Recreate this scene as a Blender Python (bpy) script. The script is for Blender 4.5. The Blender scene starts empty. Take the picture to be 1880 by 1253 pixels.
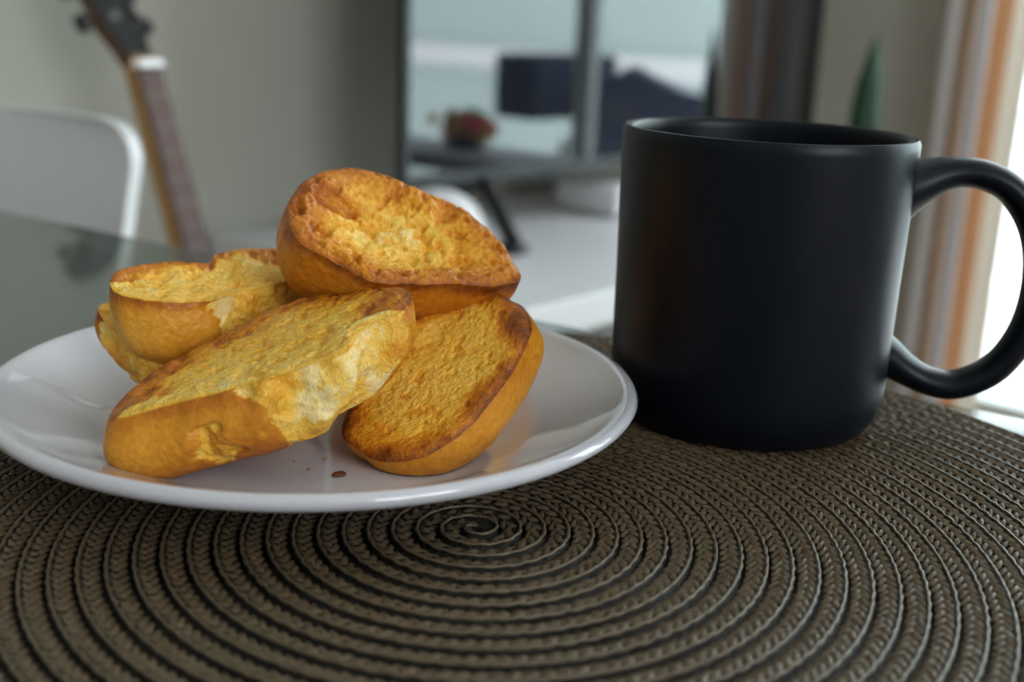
import bpy, bmesh, math, random
import numpy as np
from mathutils import Vector, Matrix

random.seed(7)
rng = np.random.default_rng(7)
scn = bpy.context.scene
COL = scn.collection
PI = math.pi

# ------------------------------------------------------------------ camera
IMG_W, IMG_H = 1880.0, 1253.0
FPX, PITCH, ROLL, CAM_Z = 2137.26, 0.26889, 0.04317, 0.11508
fw = np.array([0, math.cos(PITCH), -math.sin(PITCH)])
_r0 = np.array([1.0, 0, 0]); _u0 = np.cross(_r0, fw)
rt = math.cos(ROLL) * _r0 + math.sin(ROLL) * _u0
up = -math.sin(ROLL) * _r0 + math.cos(ROLL) * _u0
cam_d = bpy.data.cameras.new('camera')
cam = bpy.data.objects.new('camera', cam_d); COL.objects.link(cam)
cam_d.sensor_fit = 'HORIZONTAL'; cam_d.sensor_width = 23.5
cam_d.lens = FPX / IMG_W * 23.5
cam_d.clip_start = 0.01; cam_d.clip_end = 200
cam.matrix_world = Matrix(((rt[0], up[0], -fw[0], 0), (rt[1], up[1], -fw[1], 0), (rt[2], up[2], -fw[2], CAM_Z), (0, 0, 0, 1)))
cam_d.dof.use_dof = True; cam_d.dof.focus_distance = 0.292; cam_d.dof.aperture_fstop = 6.3
scn.camera = cam

# ------------------------------------------------------------------ light
w = bpy.data.worlds.new('overcast_sky'); scn.world = w; w.use_nodes = True
bg = w.node_tree.nodes['Background']
bg.inputs[0].default_value = (0.94, 0.96, 1.03, 1); bg.inputs[1].default_value = 5.0
scn.view_settings.view_transform = 'Standard'; scn.view_settings.look = 'None'
scn.view_settings.gamma = 1.0; scn.view_settings.use_curve_mapping = False
scn.view_settings.exposure = 0.92
scn.cycles.use_denoising = True
scn.cycles.max_bounces = 8; scn.cycles.diffuse_bounces = 5; scn.cycles.glossy_bounces = 4
scn.cycles.transparent_max_bounces = 12
scn.cycles.sample_clamp_indirect = 6.0

# room axes: a runs along the television wall, b runs towards it
ALPHA = math.radians(40.0)
ROT = PI / 2 - ALPHA
FLOOR = -0.754; CEIL = 1.85
WALL_B = 1.42; WALL_A = 2.64; BACK_A = -2.2; BACK_B = -2.4

def R(a, b, z=0.0):
    return Vector((a * math.sin(ALPHA) - b * math.cos(ALPHA), a * math.cos(ALPHA) + b * math.sin(ALPHA), z))

def portal(name, a, b, z, sx, sz, toward):
    d = bpy.data.lights.new(name, 'AREA'); d.shape = 'RECTANGLE'; d.size = sx; d.size_y = sz
    d.cycles.is_portal = True
    o = bpy.data.objects.new(name, d); COL.objects.link(o)
    o.location = R(a, b, z)
    v = R(*toward)
    o.rotation_euler = v.to_track_quat('-Z', 'Z').to_euler()
    return o
WIN1 = (-1.70, 0.955, FLOOR + 0.02, 1.68)     # b0, b1, z0, z1 on the far wall
WIN2 = (-1.05, 0.45, FLOOR + 1.10, 1.70)     # a0, a1, z0, z1 on the wall to the right of the camera
portal('daylight_far_window', WALL_A + 0.16, (WIN1[0] + WIN1[1]) / 2, (WIN1[2] + WIN1[3]) / 2, WIN1[1] - WIN1[0], WIN1[3] - WIN1[2], (-1, 0, 0))
portal('daylight_side_window', (WIN2[0] + WIN2[1]) / 2, BACK_B - 0.16, (WIN2[2] + WIN2[3]) / 2, WIN2[1] - WIN2[0], WIN2[3] - WIN2[2], (0, 1, 0))

# ------------------------------------------------------------------ helpers
def ray(u, v):
    return fw + (u - IMG_W / 2) / FPX * rt - (v - IMG_H / 2) / FPX * up
CAMP = np.array([0, 0, CAM_Z])
def at_y(u, v, y):
    d = ray(u, v); return CAMP + d * (y / d[1])
def at_z(u, v, z):
    d = ray(u, v); return CAMP + d * ((z - CAM_Z) / d[2])
def on_plane(u, v, p0, n):
    d = ray(u, v); return CAMP + d * (np.dot(p0 - CAMP, n) / np.dot(d, n))

def vhash(ix, iy, iz, seed):
    h = (ix.astype(np.int64) * 374761393 + iy.astype(np.int64) * 668265263 + iz.astype(np.int64) * 2147483647 + seed * 974711) & 0xffffffff
    h = ((h ^ (h >> 13)) * 1274126177) & 0xffffffff
    h = ((h ^ (h >> 16)) * 2246822519) & 0xffffffff
    return ((h ^ (h >> 15)) & 0xffffff) / float(0xffffff)
def vnoise(P, scale, seed=0):
    Q = P * scale + 100.0
    I = np.floor(Q); F = Q - I; F = F * F * (3 - 2 * F); I = I.astype(np.int64)
    out = 0
    for dx in (0, 1):
        wx = F[:, 0] if dx else 1 - F[:, 0]
        for dy in (0, 1):
            wy = F[:, 1] if dy else 1 - F[:, 1]
            for dz in (0, 1):
                wz = F[:, 2] if dz else 1 - F[:, 2]
                out = out + wx * wy * wz * vhash(I[:, 0] + dx, I[:, 1] + dy, I[:, 2] + dz, seed)
    return out
def fbm(P, scale, seed=0, octv=3):
    s = 0; a = 1.0; t = 0
    for k in range(octv):
        s = s + a * vnoise(P, scale * 2 ** k, seed + k * 17); t += a; a *= 0.5
    return s / t
def sstep(x, a, b):
    t = np.clip((x - a) / (b - a), 0, 1); return t * t * (3 - 2 * t)

MATS = {}
def node_mat(name, color, rough=0.5, ior=1.45, metal=0.0, var=0.0, vscale=8.0, bump=0.0, bscale=60.0, coat=0.0, sss=0.0, coord='Object'):
    m = bpy.data.materials.new(name); m.use_nodes = True
    nt = m.node_tree; b = nt.nodes['Principled BSDF']
    b.inputs['Base Color'].default_value = (*color, 1); b.inputs['Roughness'].default_value = rough
    b.inputs['IOR'].default_value = ior; b.inputs['Metallic'].default_value = metal
    b.inputs['Coat Weight'].default_value = coat
    if sss:
        b.inputs['Subsurface Weight'].default_value = sss; b.inputs['Subsurface Radius'].default_value = (0.004, 0.002, 0.001); b.inputs['Subsurface Scale'].default_value = 1.0
    tc = nt.nodes.new('ShaderNodeTexCoord')
    if var > 0:
        n = nt.nodes.new('ShaderNodeTexNoise'); n.inputs['Scale'].default_value = vscale; n.inputs['Detail'].default_value = 4
        nt.links.new(tc.outputs[coord], n.inputs['Vector'])
        mx = nt.nodes.new('ShaderNodeMix'); mx.data_type = 'RGBA'
        mx.inputs['A'].default_value = tuple(max(0, c * (1 - var)) for c in color) + (1,)
        mx.inputs['B'].default_value = tuple(min(1, c * (1 + var)) for c in color) + (1,)
        nt.links.new(n.outputs['Fac'], mx.inputs['Factor']); nt.links.new(mx.outputs['Result'], b.inputs['Base Color'])
    if bump > 0:
        n2 = nt.nodes.new('ShaderNodeTexNoise'); n2.inputs['Scale'].default_value = bscale; n2.inputs['Detail'].default_value = 3
        nt.links.new(tc.outputs[coord], n2.inputs['Vector'])
        bp = nt.nodes.new('ShaderNodeBump'); bp.inputs['Distance'].default_value = bump
        nt.links.new(n2.outputs['Fac'], bp.inputs['Height']); nt.links.new(bp.outputs['Normal'], b.inputs['Normal'])
    MATS[name] = m
    return m

def glass_mat(name, tint, ior=1.5):
    m = bpy.data.materials.new(name); m.use_nodes = True; nt = m.node_tree
    nt.nodes.remove(nt.nodes['Principled BSDF'])
    out = nt.nodes['Material Output']
    t = nt.nodes.new('ShaderNodeBsdfTransparent'); t.inputs[0].default_value = (*tint, 1)
    g = nt.nodes.new('ShaderNodeBsdfGlossy'); g.inputs['Roughness'].default_value = 0.02
    f = nt.nodes.new('ShaderNodeFresnel')
    ge = nt.nodes.new('ShaderNodeNewGeometry'); mi = nt.nodes.new('ShaderNodeMix'); mi.inputs['A'].default_value = ior; mi.inputs['B'].default_value = 1 / ior   # same reflectance from either face of the slab
    nt.links.new(ge.outputs['Backfacing'], mi.inputs['Factor']); nt.links.new(mi.outputs['Result'], f.inputs['IOR'])
    mx = nt.nodes.new('ShaderNodeMixShader')
    nt.links.new(f.outputs[0], mx.inputs[0]); nt.links.new(t.outputs[0], mx.inputs[1]); nt.links.new(g.outputs[0], mx.inputs[2])
    nt.links.new(mx.outputs[0], out.inputs['Surface'])
    return m

def mesh_obj(name, verts, faces, mat, parent=None, smooth=True, loc=None):
    me = bpy.data.meshes.new(name)
    V = np.asarray(verts, dtype=float)
    if loc is not None: V = V - np.asarray(loc, float)
    me.from_pydata(V.tolist(), [], [list(map(int, f)) for f in faces])
    if smooth: me.polygons.foreach_set('use_smooth', [True] * len(me.polygons))
    me.update()
    if mat: me.materials.append(mat)
    o = bpy.data.objects.new(name, me); COL.objects.link(o)
    if loc is not None and parent is None: o.location = Vector(loc)
    if parent: o.parent = parent
    return o

class MB:
    """collects boxes, tubes and lathes into one mesh"""
    def __init__(self): self.bm = bmesh.new()
    def box(self, x0, x1, y0, y1, z0, z1, bev=0.0, seg=2):
        r = bmesh.ops.create_cube(self.bm, size=1.0)
        for v in r['verts']:
            v.co = Vector(((x0 + x1) / 2 + v.co.x * (x1 - x0), (y0 + y1) / 2 + v.co.y * (y1 - y0), (z0 + z1) / 2 + v.co.z * (z1 - z0)))
        if bev > 0:
            es = list({e for v in r['verts'] for e in v.link_edges})
            bmesh.ops.bevel(self.bm, geom=es, offset=bev, segments=seg, profile=0.5, affect='EDGES')
        return self
    def tube(self, pts, rad, n=12, sx=1.0, sy=1.0, cap=True, closed=False):
        pts = [Vector(p) for p in pts]; m = len(pts)
        rads = rad if hasattr(rad, '__len__') else [rad] * m
        rings = []; prev = None
        for i, p in enumerate(pts):
            if closed: t = pts[(i + 1) % m] - pts[i - 1]
            else: t = pts[min(i + 1, m - 1)] - pts[max(i - 1, 0)]
            t.normalize()
            if prev is None:
                ref = Vector((0, 0, 1)) if abs(t.z) < 0.9 else Vector((0, 1, 0))
                nrm = (ref - t * ref.dot(t)).normalized()
            else: nrm = (prev - t * prev.dot(t)).normalized()
            prev = nrm; bn = t.cross(nrm)
            rings.append([self.bm.verts.new(p + nrm * math.cos(2 * PI * k / n) * rads[i] * sx + bn * math.sin(2 * PI * k / n) * rads[i] * sy) for k in range(n)])
        L = m if closed else m - 1
        for i in range(L):
            A, B = rings[i], rings[(i + 1) % m]
            for k in range(n):
                self.bm.faces.new((A[k], A[(k + 1) % n], B[(k + 1) % n], B[k]))
        if cap and not closed:
            self.bm.faces.new(rings[0][::-1]); self.bm.faces.new(rings[-1])
        return self
    def lathe(self, prof, n=96, cx=0, cy=0):
        rings = []
        for r, z in prof:
            if r < 1e-6: rings.append([self.bm.verts.new((cx, cy, z))])
            else: rings.append([self.bm.verts.new((cx + r * math.cos(2 * PI * k / n), cy + r * math.sin(2 * PI * k / n), z)) for k in range(n)])
        for A, B in zip(rings, rings[1:]):
            for k in range(n):
                a0, a1 = A[k % len(A)], A[(k + 1) % len(A)]; b0, b1 = B[k % len(B)], B[(k + 1) % len(B)]
                vs = []
                for v in (a0, a1, b1, b0):
                    if v not in vs: vs.append(v)
                if len(vs) > 2: self.bm.faces.new(vs)
        return self
    def prism(self, poly, z0, z1, axis='z'):
        f = lambda p, z: (p[0], p[1], z) if axis == 'z' else ((p[0], z, p[1]) if axis == 'y' else (z, p[0], p[1]))
        A = [self.bm.verts.new(f(p, z0)) for p in poly]; B = [self.bm.verts.new(f(p, z1)) for p in poly]
        n = len(poly)
        for k in range(n): self.bm.faces.new((A[k], A[(k + 1) % n], B[(k + 1) % n], B[k]))
        self.bm.faces.new(A[::-1]); self.bm.faces.new(B)
        return self
    def xf(self, M):
        bmesh.ops.transform(self.bm, matrix=M, verts=self.bm.verts); return self
    def build(self, name, mat, parent=None, smooth=False, sharp=35):
        bmesh.ops.recalc_face_normals(self.bm, faces=self.bm.faces)
        me = bpy.data.meshes.new(name); self.bm.to_mesh(me); self.bm.free()
        if smooth:
            me.polygons.foreach_set('use_smooth', [True] * len(me.polygons))
            me.set_sharp_from_angle(angle=math.radians(sharp))
        me.materials.append(mat)
        o = bpy.data.objects.new(name, me); COL.objects.link(o)
        if parent: o.parent = parent
        return o

def tag(o, label=None, cat=None, group=None, kind=None):
    if label: o['label'] = label
    if cat: o['category'] = cat
    if group: o['group'] = group
    if kind: o['kind'] = kind
    return o
def thing(name, label, cat, loc, rz=0.0, group=None):
    o = bpy.data.objects.new(name, None); COL.objects.link(o)
    o.location = Vector(loc); o.rotation_euler = (0, 0, rz); o.empty_display_size = 0.02
    return tag(o, label, cat, group)
def room(o):                       # room-aligned object: local x = a, local y = b
    o.rotation_euler = (0, 0, ROT); return o

def catmull(pts, n, closed=True):
    P = np.asarray(pts, float); m = len(P); out = []
    sub = 24
    rngk = range(m if closed else m - 1)
    idx = []
    for i in rngk:
        if closed: p0, p1, p2, p3 = P[i - 1], P[i], P[(i + 1) % m], P[(i + 2) % m]
        else: p0, p1, p2, p3 = P[max(i - 1, 0)], P[i], P[i + 1], P[min(i + 2, m - 1)]
        for k in range(sub):
            t = k / sub
            out.append(0.5 * ((2 * p1) + (-p0 + p2) * t + (2 * p0 - 5 * p1 + 4 * p2 - p3) * t * t + (-p0 + 3 * p1 - 3 * p2 + p3) * t ** 3)); idx.append(i + t)
    if not closed: out.append(P[-1]); idx.append(m - 1)
    out = np.array(out); idx = np.array(idx, float)
    Q = np.vstack([out, out[:1]]) if closed else out
    I = np.append(idx, m) if closed else idx
    L = np.concatenate([[0], np.cumsum(np.linalg.norm(np.diff(Q, axis=0), axis=1))])
    s = np.linspace(0, L[-1], n + 1)[:-1] if closed else np.linspace(0, L[-1], n)
    res = np.stack([np.interp(s, L, Q[:, k]) for k in range(Q.shape[1])], 1)
    return res, np.interp(s, L, I)

# ------------------------------------------------------------------ materials
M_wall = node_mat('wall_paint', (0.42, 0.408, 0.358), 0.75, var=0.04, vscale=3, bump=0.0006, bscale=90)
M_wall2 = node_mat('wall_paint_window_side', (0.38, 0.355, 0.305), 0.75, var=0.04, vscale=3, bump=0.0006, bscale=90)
M_ceil = node_mat('ceiling_paint', (0.8, 0.8, 0.78), 0.8, var=0.02)
M_white = node_mat('white_lacquer', (0.60, 0.60, 0.615), 0.3, var=0.02)
M_whitep = node_mat('white_plastic', (0.62, 0.61, 0.63), 0.35, var=0.02)
M_black = node_mat('black_plastic', (0.012, 0.012, 0.013), 0.4, var=0.1)
M_screen = node_mat('tv_screen_glass', (0.006, 0.007, 0.009), 0.03, ior=1.75, var=0.05)
M_alu = node_mat('window_aluminium', (0.55, 0.60, 0.60), 0.4, metal=0.3, var=0.05)
M_pane = glass_mat('window_glass', (0.96, 0.98, 0.97))
M_tglass = glass_mat('table_glass', (0.66, 0.705, 0.685), 1.5)
M_porc = node_mat('white_porcelain', (0.62, 0.61, 0.66), 0.10, ior=1.6, var=0.01, coat=0.6)
M_mug = node_mat('matte_slate_glaze', (0.0026, 0.0042, 0.0092), 0.38, ior=1.31, var=0.12, vscale=300, bump=0.00003, bscale=1500)
M_leaf = node_mat('dark_leaf', (0.012, 0.05, 0.022), 0.4, var=0.5, vscale=25)
M_pot = node_mat('pot_ceramic', (0.10, 0.10, 0.10), 0.5, var=0.1)
M_navy = node_mat('navy_fabric', (0.02, 0.028, 0.06), 0.9, var=0.2, vscale=30)

# floor: wood boards, procedural
def wood_floor():
    m = bpy.data.materials.new('floor_boards'); m.use_nodes = True; nt = m.node_tree; b = nt.nodes['Principled BSDF']
    tc = nt.nodes.new('ShaderNodeTexCoord'); mp = nt.nodes.new('ShaderNodeMapping'); mp.inputs['Scale'].default_value = (2, 26, 1)
    n = nt.nodes.new('ShaderNodeTexNoise'); n.inputs['Scale'].default_value = 1.6; n.inputs['Detail'].default_value = 6
    cr = nt.nodes.new('ShaderNodeValToRGB'); cr.color_ramp.elements[0].color = (0.34, 0.28, 0.21, 1); cr.color_ramp.elements[1].color = (0.52, 0.45, 0.36, 1)
    nt.links.new(tc.outputs['Object'], mp.inputs['Vector']); nt.links.new(mp.outputs[0], n.inputs['Vector']); nt.links.new(n.outputs['Fac'], cr.inputs[0]); nt.links.new(cr.outputs[0], b.inputs['Base Color'])
    b.inputs['Roughness'].default_value = 0.35
    return m
M_floor = wood_floor()

# ------------------------------------------------------------------ room shell
T = 0.15
def shell(name, mb, mat):
    o = mb.build(name, mat); room(o); tag(o, kind='structure'); return o
fl = shell('floor', MB().box(BACK_A - T, WALL_A + T, BACK_B - T, WALL_B + T, FLOOR - 0.1, FLOOR), M_floor)
shell('ceiling', MB().box(BACK_A - T, WALL_A + T, BACK_B - T, WALL_B + T, CEIL, CEIL + 0.1), M_ceil)
shell('wall_left', MB().box(BACK_A - T, WALL_A + T, WALL_B, WALL_B + T, FLOOR, CEIL), M_wall)
b0, b1, z0, z1 = WIN1
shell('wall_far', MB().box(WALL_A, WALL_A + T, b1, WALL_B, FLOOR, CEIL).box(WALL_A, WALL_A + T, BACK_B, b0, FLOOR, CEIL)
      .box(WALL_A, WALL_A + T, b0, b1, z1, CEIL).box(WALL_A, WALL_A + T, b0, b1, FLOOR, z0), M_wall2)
a0, a1, y0, y1 = WIN2
shell('wall_right', MB().box(BACK_A - T, a0, BACK_B - T, BACK_B, FLOOR, CEIL).box(a1, WALL_A + T, BACK_B - T, BACK_B, FLOOR, CEIL)
      .box(a0, a1, BACK_B - T, BACK_B, y1, CEIL).box(a0, a1, BACK_B - T, BACK_B, FLOOR, y0), M_wall)
shell('wall_back', MB().box(BACK_A - T, BACK_A, BACK_B, WALL_B, FLOOR, CEIL), M_wall)
shell('baseboard_left', MB().box(BACK_A, WALL_A, WALL_B - 0.012, WALL_B, FLOOR, FLOOR + 0.08, 0.003), M_white)

def window(name, along, c0, c1, z0, z1, wallpos, mull):
    root = bpy.data.objects.new(name, None); COL.objects.link(root); root['kind'] = 'structure'
    room(root)
    def bx(mb, p0, p1, q0, q1, za, zb, bev=0.003):
        if along == 'b': mb.box(q0, q1, p0, p1, za, zb, bev)
        else: mb.box(p0, p1, q0, q1, za, zb, bev)
    q0, q1 = wallpos
    mb = MB(); fwid = 0.05
    bx(mb, c0, c0 + fwid, q0, q1, z0, z1); bx(mb, c1 - fwid, c1, q0, q1, z0, z1)
    bx(mb, c0 + fwid, c1 - fwid, q0, q1, z1 - fwid, z1); bx(mb, c0 + fwid, c1 - fwid, q0, q1, z0, z0 + 0.045)
    mb.build('window_frame', M_alu, root)
    edges = [c0 + fwid] + list(mull) + [c1 - fwid]
    for m_ in mull:
        mb = MB(); bx(mb, m_ - 0.03, m_ + 0.03, q0 + 0.01, q1 - 0.01, z0 + 0.045, z1 - fwid); mb.build('mullion', M_alu, root)
    for e0, e1 in zip(edges, edges[1:]):
        mb = MB(); qm = (q0 + q1) / 2
        p0 = e0 + (0.03 if e0 in mull else 0); p1 = e1 - (0.03 if e1 in mull else 0)
        bx(mb, p0, p1, qm - 0.003, qm + 0.003, z0 + 0.045, z1 - fwid, 0.0); mb.build('pane', M_pane, root)
    return root
window('window_1', 'b', WIN1[0], WIN1[1], WIN1[2], WIN1[3], (WALL_A + 0.05, WALL_A + 0.11), [-1.10, 0.25])
window('window_2', 'a', WIN2[0], WIN2[1], WIN2[2], WIN2[3], (BACK_B - 0.11, BACK_B - 0.05), [-0.30])

# ------------------------------------------------------------------ outside the far window
M_facade = node_mat('facade_cladding', (0.50, 0.62, 0.60), 0.8, var=0.08, vscale=1.5)
M_facw = node_mat('facade_band', (0.78, 0.82, 0.82), 0.8, var=0.05)
M_conc = node_mat('balcony_concrete', (0.55, 0.54, 0.52), 0.8, var=0.1, vscale=6)
fac = thing('neighbouring_building', 'pale green clad building across from the balcony with white floor bands', 'building', R(8.0, -3.0, -4.0), ROT)
mb = MB().box(0, 1.0, -9, 9, 0, 7.6); mb.build('wall', M_facade, fac)
for k in range(5):
    MB().box(-0.12, 0.0, -9, 9, 1.2 + k * 1.25, 1.38 + k * 1.25).build('floor_band', M_facw, fac)
tag(fac, kind=None)
bal = MB().box(WALL_A + T, WALL_A + 1.7, WIN1[0] - 1, WALL_B + 1, FLOOR - 0.12, FLOOR - 0.01).build('balcony_floor', M_conc); room(bal); tag(bal, kind='structure')

# ------------------------------------------------------------------ glass table
E0 = at_z(0, 385, -0.004); E1 = at_z(1000, 588, -0.004)
ed = (E1 - E0)[:2]; ed /= np.linalg.norm(ed)              # runs right / towards the viewer along the far edge
inn = np.array([ed[1], -ed[0]]);
if inn[1] > 0: inn = -inn                                  # into the table
corner = E1[:2] + ed * 0.20
tang = math.atan2(ed[1], ed[0])
tbl = thing('dining_table', 'clear glass dining table carrying the round placemat', 'table', (corner[0], corner[1], FLOOR), tang)
TW, TD = 1.20, 0.90
# local x negative along the edge, local y negative into the table
MB().box(-TW, 0, -TD, 0, 0.740, 0.750, 0.0025).build('glass_top', M_tglass, tbl)
for lx in (-TW + 0.08, -0.08):
    for ly in (-TD + 0.08, -0.08):
        MB().tube([(lx, ly, 0.0), (lx, ly, 0.7395)], 0.022, 20).build('leg', M_alu, tbl, True)

# ------------------------------------------------------------------ placemat
PITCHR = 0.0057; MATR = 0.1855; MC = np.array([-0.0068, 0.2528])
M_mat = node_mat('woven_mat_base', (0.012, 0.009, 0.006), 0.7, var=0.3, vscale=150, bump=0.0003, bscale=900)
M_strand = node_mat('woven_mat_strand', (0.115, 0.079, 0.043), 0.36, var=0.35, vscale=260, bump=0.0002, bscale=1500)
M_cord = node_mat('woven_mat_cord', (0.125, 0.092, 0.056), 0.32, var=0.3, vscale=300, bump=0.0002, bscale=1800)
mat = thing('placemat', 'round dark brown braided placemat under the plate and mug', 'placemat', (MC[0], MC[1], -0.004))
ZT = 0.0040        # thickness of the mat; its top lies at z = 0
# base: a spiral height field, each turn sloping up outwards to its stitched edge and dropping into a groove
NA = 480; turns = int(MATR / PITCHR); NR = turns * 8
V = []; F = []
th = np.arange(NA) / NA * 2 * PI
prof_u = np.array([0, .10, .22, .5, .72, .84, .92, 1.0]); prof_h = np.array([-.0013, -.0003, .0010, .0014, .0017, .0018, .0004, -.0013])
V.append(np.array([[0, 0, ZT - 0.0022]]))
rr = np.linspace(PITCHR * 0.15, MATR, NR)
for r in rr:
    u = np.mod(r / PITCHR - th / (2 * PI), 1.0)
    h = np.interp(u, prof_u, prof_h)
    wob = 0.00012 * np.sin(th * 37 + r * 900)
    V.append(np.stack([r * np.cos(th), r * np.sin(th), ZT - 0.0024 + h + wob], 1))
V.append(np.stack([(MATR + .0006) * np.cos(th), (MATR + .0006) * np.sin(th), np.full(NA, 0.0015)], 1))
V.append(np.stack([(MATR - .0004) * np.cos(th), (MATR - .0004) * np.sin(th), np.full(NA, 0.0001)], 1))
V.append(np.array([[0, 0, 0.0001]]))
V = np.vstack(V); nrings = NR + 2
for k in range(NA): F.append((0, 1 + k, 1 + (k + 1) % NA))
for i in range(nrings - 1):
    s = 1 + i * NA
    for k in range(NA):
        k2 = (k + 1) % NA; F.append((s + k, s + NA + k, s + NA + k2, s + k2))
s = 1 + (nrings - 1) * NA; last = len(V) - 1
for k in range(NA): F.append((last, s + (k + 1) % NA, s + k))
mesh_obj('base', V, F, M_mat, mat)
# strands: two slanting rows of flat straw lozenges per turn, laid herringbone fashion
lz = np.array([[-.5, 0, 0], [-.25, -.36, .1], [.25, -.42, .1], [.5, 0, 0], [.25, .42, .1], [-.25, .36, .1], [-.2, 0, 1.0], [.22, 0, 1.0]])
lf = [(0, 1, 6), (1, 2, 7, 6), (2, 3, 7), (3, 4, 7), (4, 5, 6, 7), (5, 0, 6)]
SV = []; ST = []
theta = 2 * PI * 0.30
thmax = 2 * PI * (MATR / PITCHR - 1.0)
step = 0.0031
while theta < thmax:
    r0 = PITCHR * theta / (2 * PI)
    for side, (uc, ang) in enumerate(((0.30, 0.55), (0.62, -0.55))):
        r = r0 + uc * PITCHR + random.uniform(-.0001, .0001)
        t2 = theta + (0.5 * step / max(r0, .004) if side else 0)
        ca, sa = math.cos(t2), math.sin(t2)
        tanv = np.array([-sa, ca, 0]); rad = np.array([ca, sa, 0])
        ang2 = ang + random.uniform(-.12, .12)
        d1 = tanv * math.cos(ang2) + rad * math.sin(ang2); d2 = -tanv * math.sin(ang2) + rad * math.cos(ang2)
        zb = ZT - 0.0024 + np.interp(uc, prof_u, prof_h) - 0.00012
        P = lz[:, :1] * 0.0047 * d1 + lz[:, 1:2] * 0.0022 * d2 + lz[:, 2:] * np.array([0, 0, random.uniform(.0006, .0010)])
        P = P + rad * r + np.array([0, 0, zb]) + (lz[:, :1] * random.uniform(.0002, .0007)) * np.array([0, 0, 1])
        SV.append(P); ST.append(int(theta / (2 * PI)))
    theta += step / max(r0, 0.004)
for tn_ in sorted(set(ST)):                     # one part per turn of the braid
    sel = [q for q, t_ in enumerate(ST) if t_ == tn_]
    mesh_obj('braid_row', np.vstack([SV[q] for q in sel]), [tuple(i + 8 * m_ for i in f) for m_ in range(len(sel)) for f in lf], M_strand, mat, smooth=True)
# stitched cord along the raised outer edge of every turn
pts = []; theta = 2 * PI * 0.35
while theta < thmax + 2 * PI:
    r = PITCHR * theta / (2 * PI)
    ph = theta * max(r, .004) / 0.0052 * 2 * PI
    rr_ = min(r - 0.0007 + 0.00013 * math.sin(ph), MATR + .0003)
    pts.append((rr_ * math.cos(theta), rr_ * math.sin(theta), ZT - 0.00042 + 0.00014 * math.cos(ph * 0.5 + 1)))
    theta += 0.0017 / max(r, 0.004)
pts = np.array(pts); tg = np.gradient(pts, axis=0); tg /= np.linalg.norm(tg, axis=1)[:, None]
sd = np.cross(tg, [0, 0, 1]); sd /= np.linalg.norm(sd, axis=1)[:, None]; un = np.cross(sd, tg)
K = 6; rc = 0.00044 + 0.0001 * np.sin(np.arange(len(pts)) * 1.9)
CV = np.stack([pts + sd * (rc * math.cos(2 * PI * k / K))[:, None] + un * (rc * 0.85 * math.sin(2 * PI * k / K))[:, None] for k in range(K)], 1).reshape(-1, 3)
CF = [(i * K + k, i * K + (k + 1) % K, (i + 1) * K + (k + 1) % K, (i + 1) * K + k) for i in range(len(pts) - 1) for k in range(K)]
mesh_obj('stitched_cord', CV, CF, M_cord, mat)

# ------------------------------------------------------------------ plate
PC = np.array([-0.0521, 0.3057]); PR = 0.0868; PZ = 0.0190
plate = thing('plate', 'round white porcelain plate piled with toasted bread', 'plate', (PC[0], PC[1], 0.0))
prof = [(0, .0022), (.030, .0022), (.044, .0022), (.046, .0004), (.0485, .0004), (.0505, .0022), (.058, .0052), (.070, .0100), (.080, .0136), (.0846, .0152),
        (.0864, .0164), (.0870, .0178), (.0864, .0190), (.0849, .0194), (.0832, .0190), (.0815, .0180), (.078, .0160), (.070, .0122), (.062, .0086), (.057, .0066), (.053, .0056), (.048, .0053), (.030, .0051), (0, .0051)]
P_, _ = catmull([(r, z, 0) for r, z in prof], 110, closed=False)
P_[:, 0] = np.clip(P_[:, 0], 0, None); P_[0, 0] = 0; P_[-1, 0] = 0
MB().lathe([(r, z) for r, z, _ in P_], 160).build('dish', M_porc, plate, True, 60)
PLATE_FLOOR = 0.0053

# ------------------------------------------------------------------ mug
MUG = np.array([0.0728, 0.3470])
mug = thing('mug', 'matte black ceramic mug with round handle on the placemat', 'mug', (MUG[0], MUG[1], 0.0))
prof = [(0, .0030), (.025, .0030), (.033, .0024), (.035, .0003), (.0365, .0003), (.0385, .0022), (.0405, .0062), (.0414, .0115), (.0417, .020), (.0420, .045), (.0426, .075), (.0428, .0845), (.0426, .0864), (.0418, .0874), (.0408, .0873),
        (.0400, .0862), (.0397, .084), (.0393, .070), (.0390, .045), (.0388, .018), (.0380, .0115), (.0350, .0075), (.0300, .0062), (.015, .0060), (0, .0060)]
P_, _ = catmull([(r, z, 0) for r, z in prof], 150, closed=False)
P_[:, 0] = np.clip(P_[:, 0], 0, None); P_[0, 0] = 0; P_[-1, 0] = 0
MB().lathe([(r, z) for r, z, _ in P_], 160).build('body', M_mug, mug, True, 60)
hd = math.atan2(-0.204, 0.979) + 0.06
hp = [(.0385, .0722), (.0455, .0752), (.0530, .0778), (.0620, .0776), (.0710, .0730), (.0785, .0615), (.0812, .0470), (.0795, .0325), (.0730, .0205), (.0630, .0145), (.0545, .0148), (.0470, .0180), (.0410, .0218), (.0350, .0245)]
H_, _ = catmull([(r, z, 0) for r, z in hp], 70, closed=False)
rad = []
for i in range(70):
    t = i / 69
    e = max(0, 1 - t / 0.16); e2 = max(0, 1 - (1 - t) / 0.16)
    rad.append(0.0043 + 0.0052 * e ** 2 + 0.0034 * e2 ** 2)
mb = MB().tube([(r * math.cos(hd), r * math.sin(hd), z) for r, z, _ in H_], rad, 28, 1.0, 1.45)
mb.build('handle', M_mug, mug, True, 80)

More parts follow.
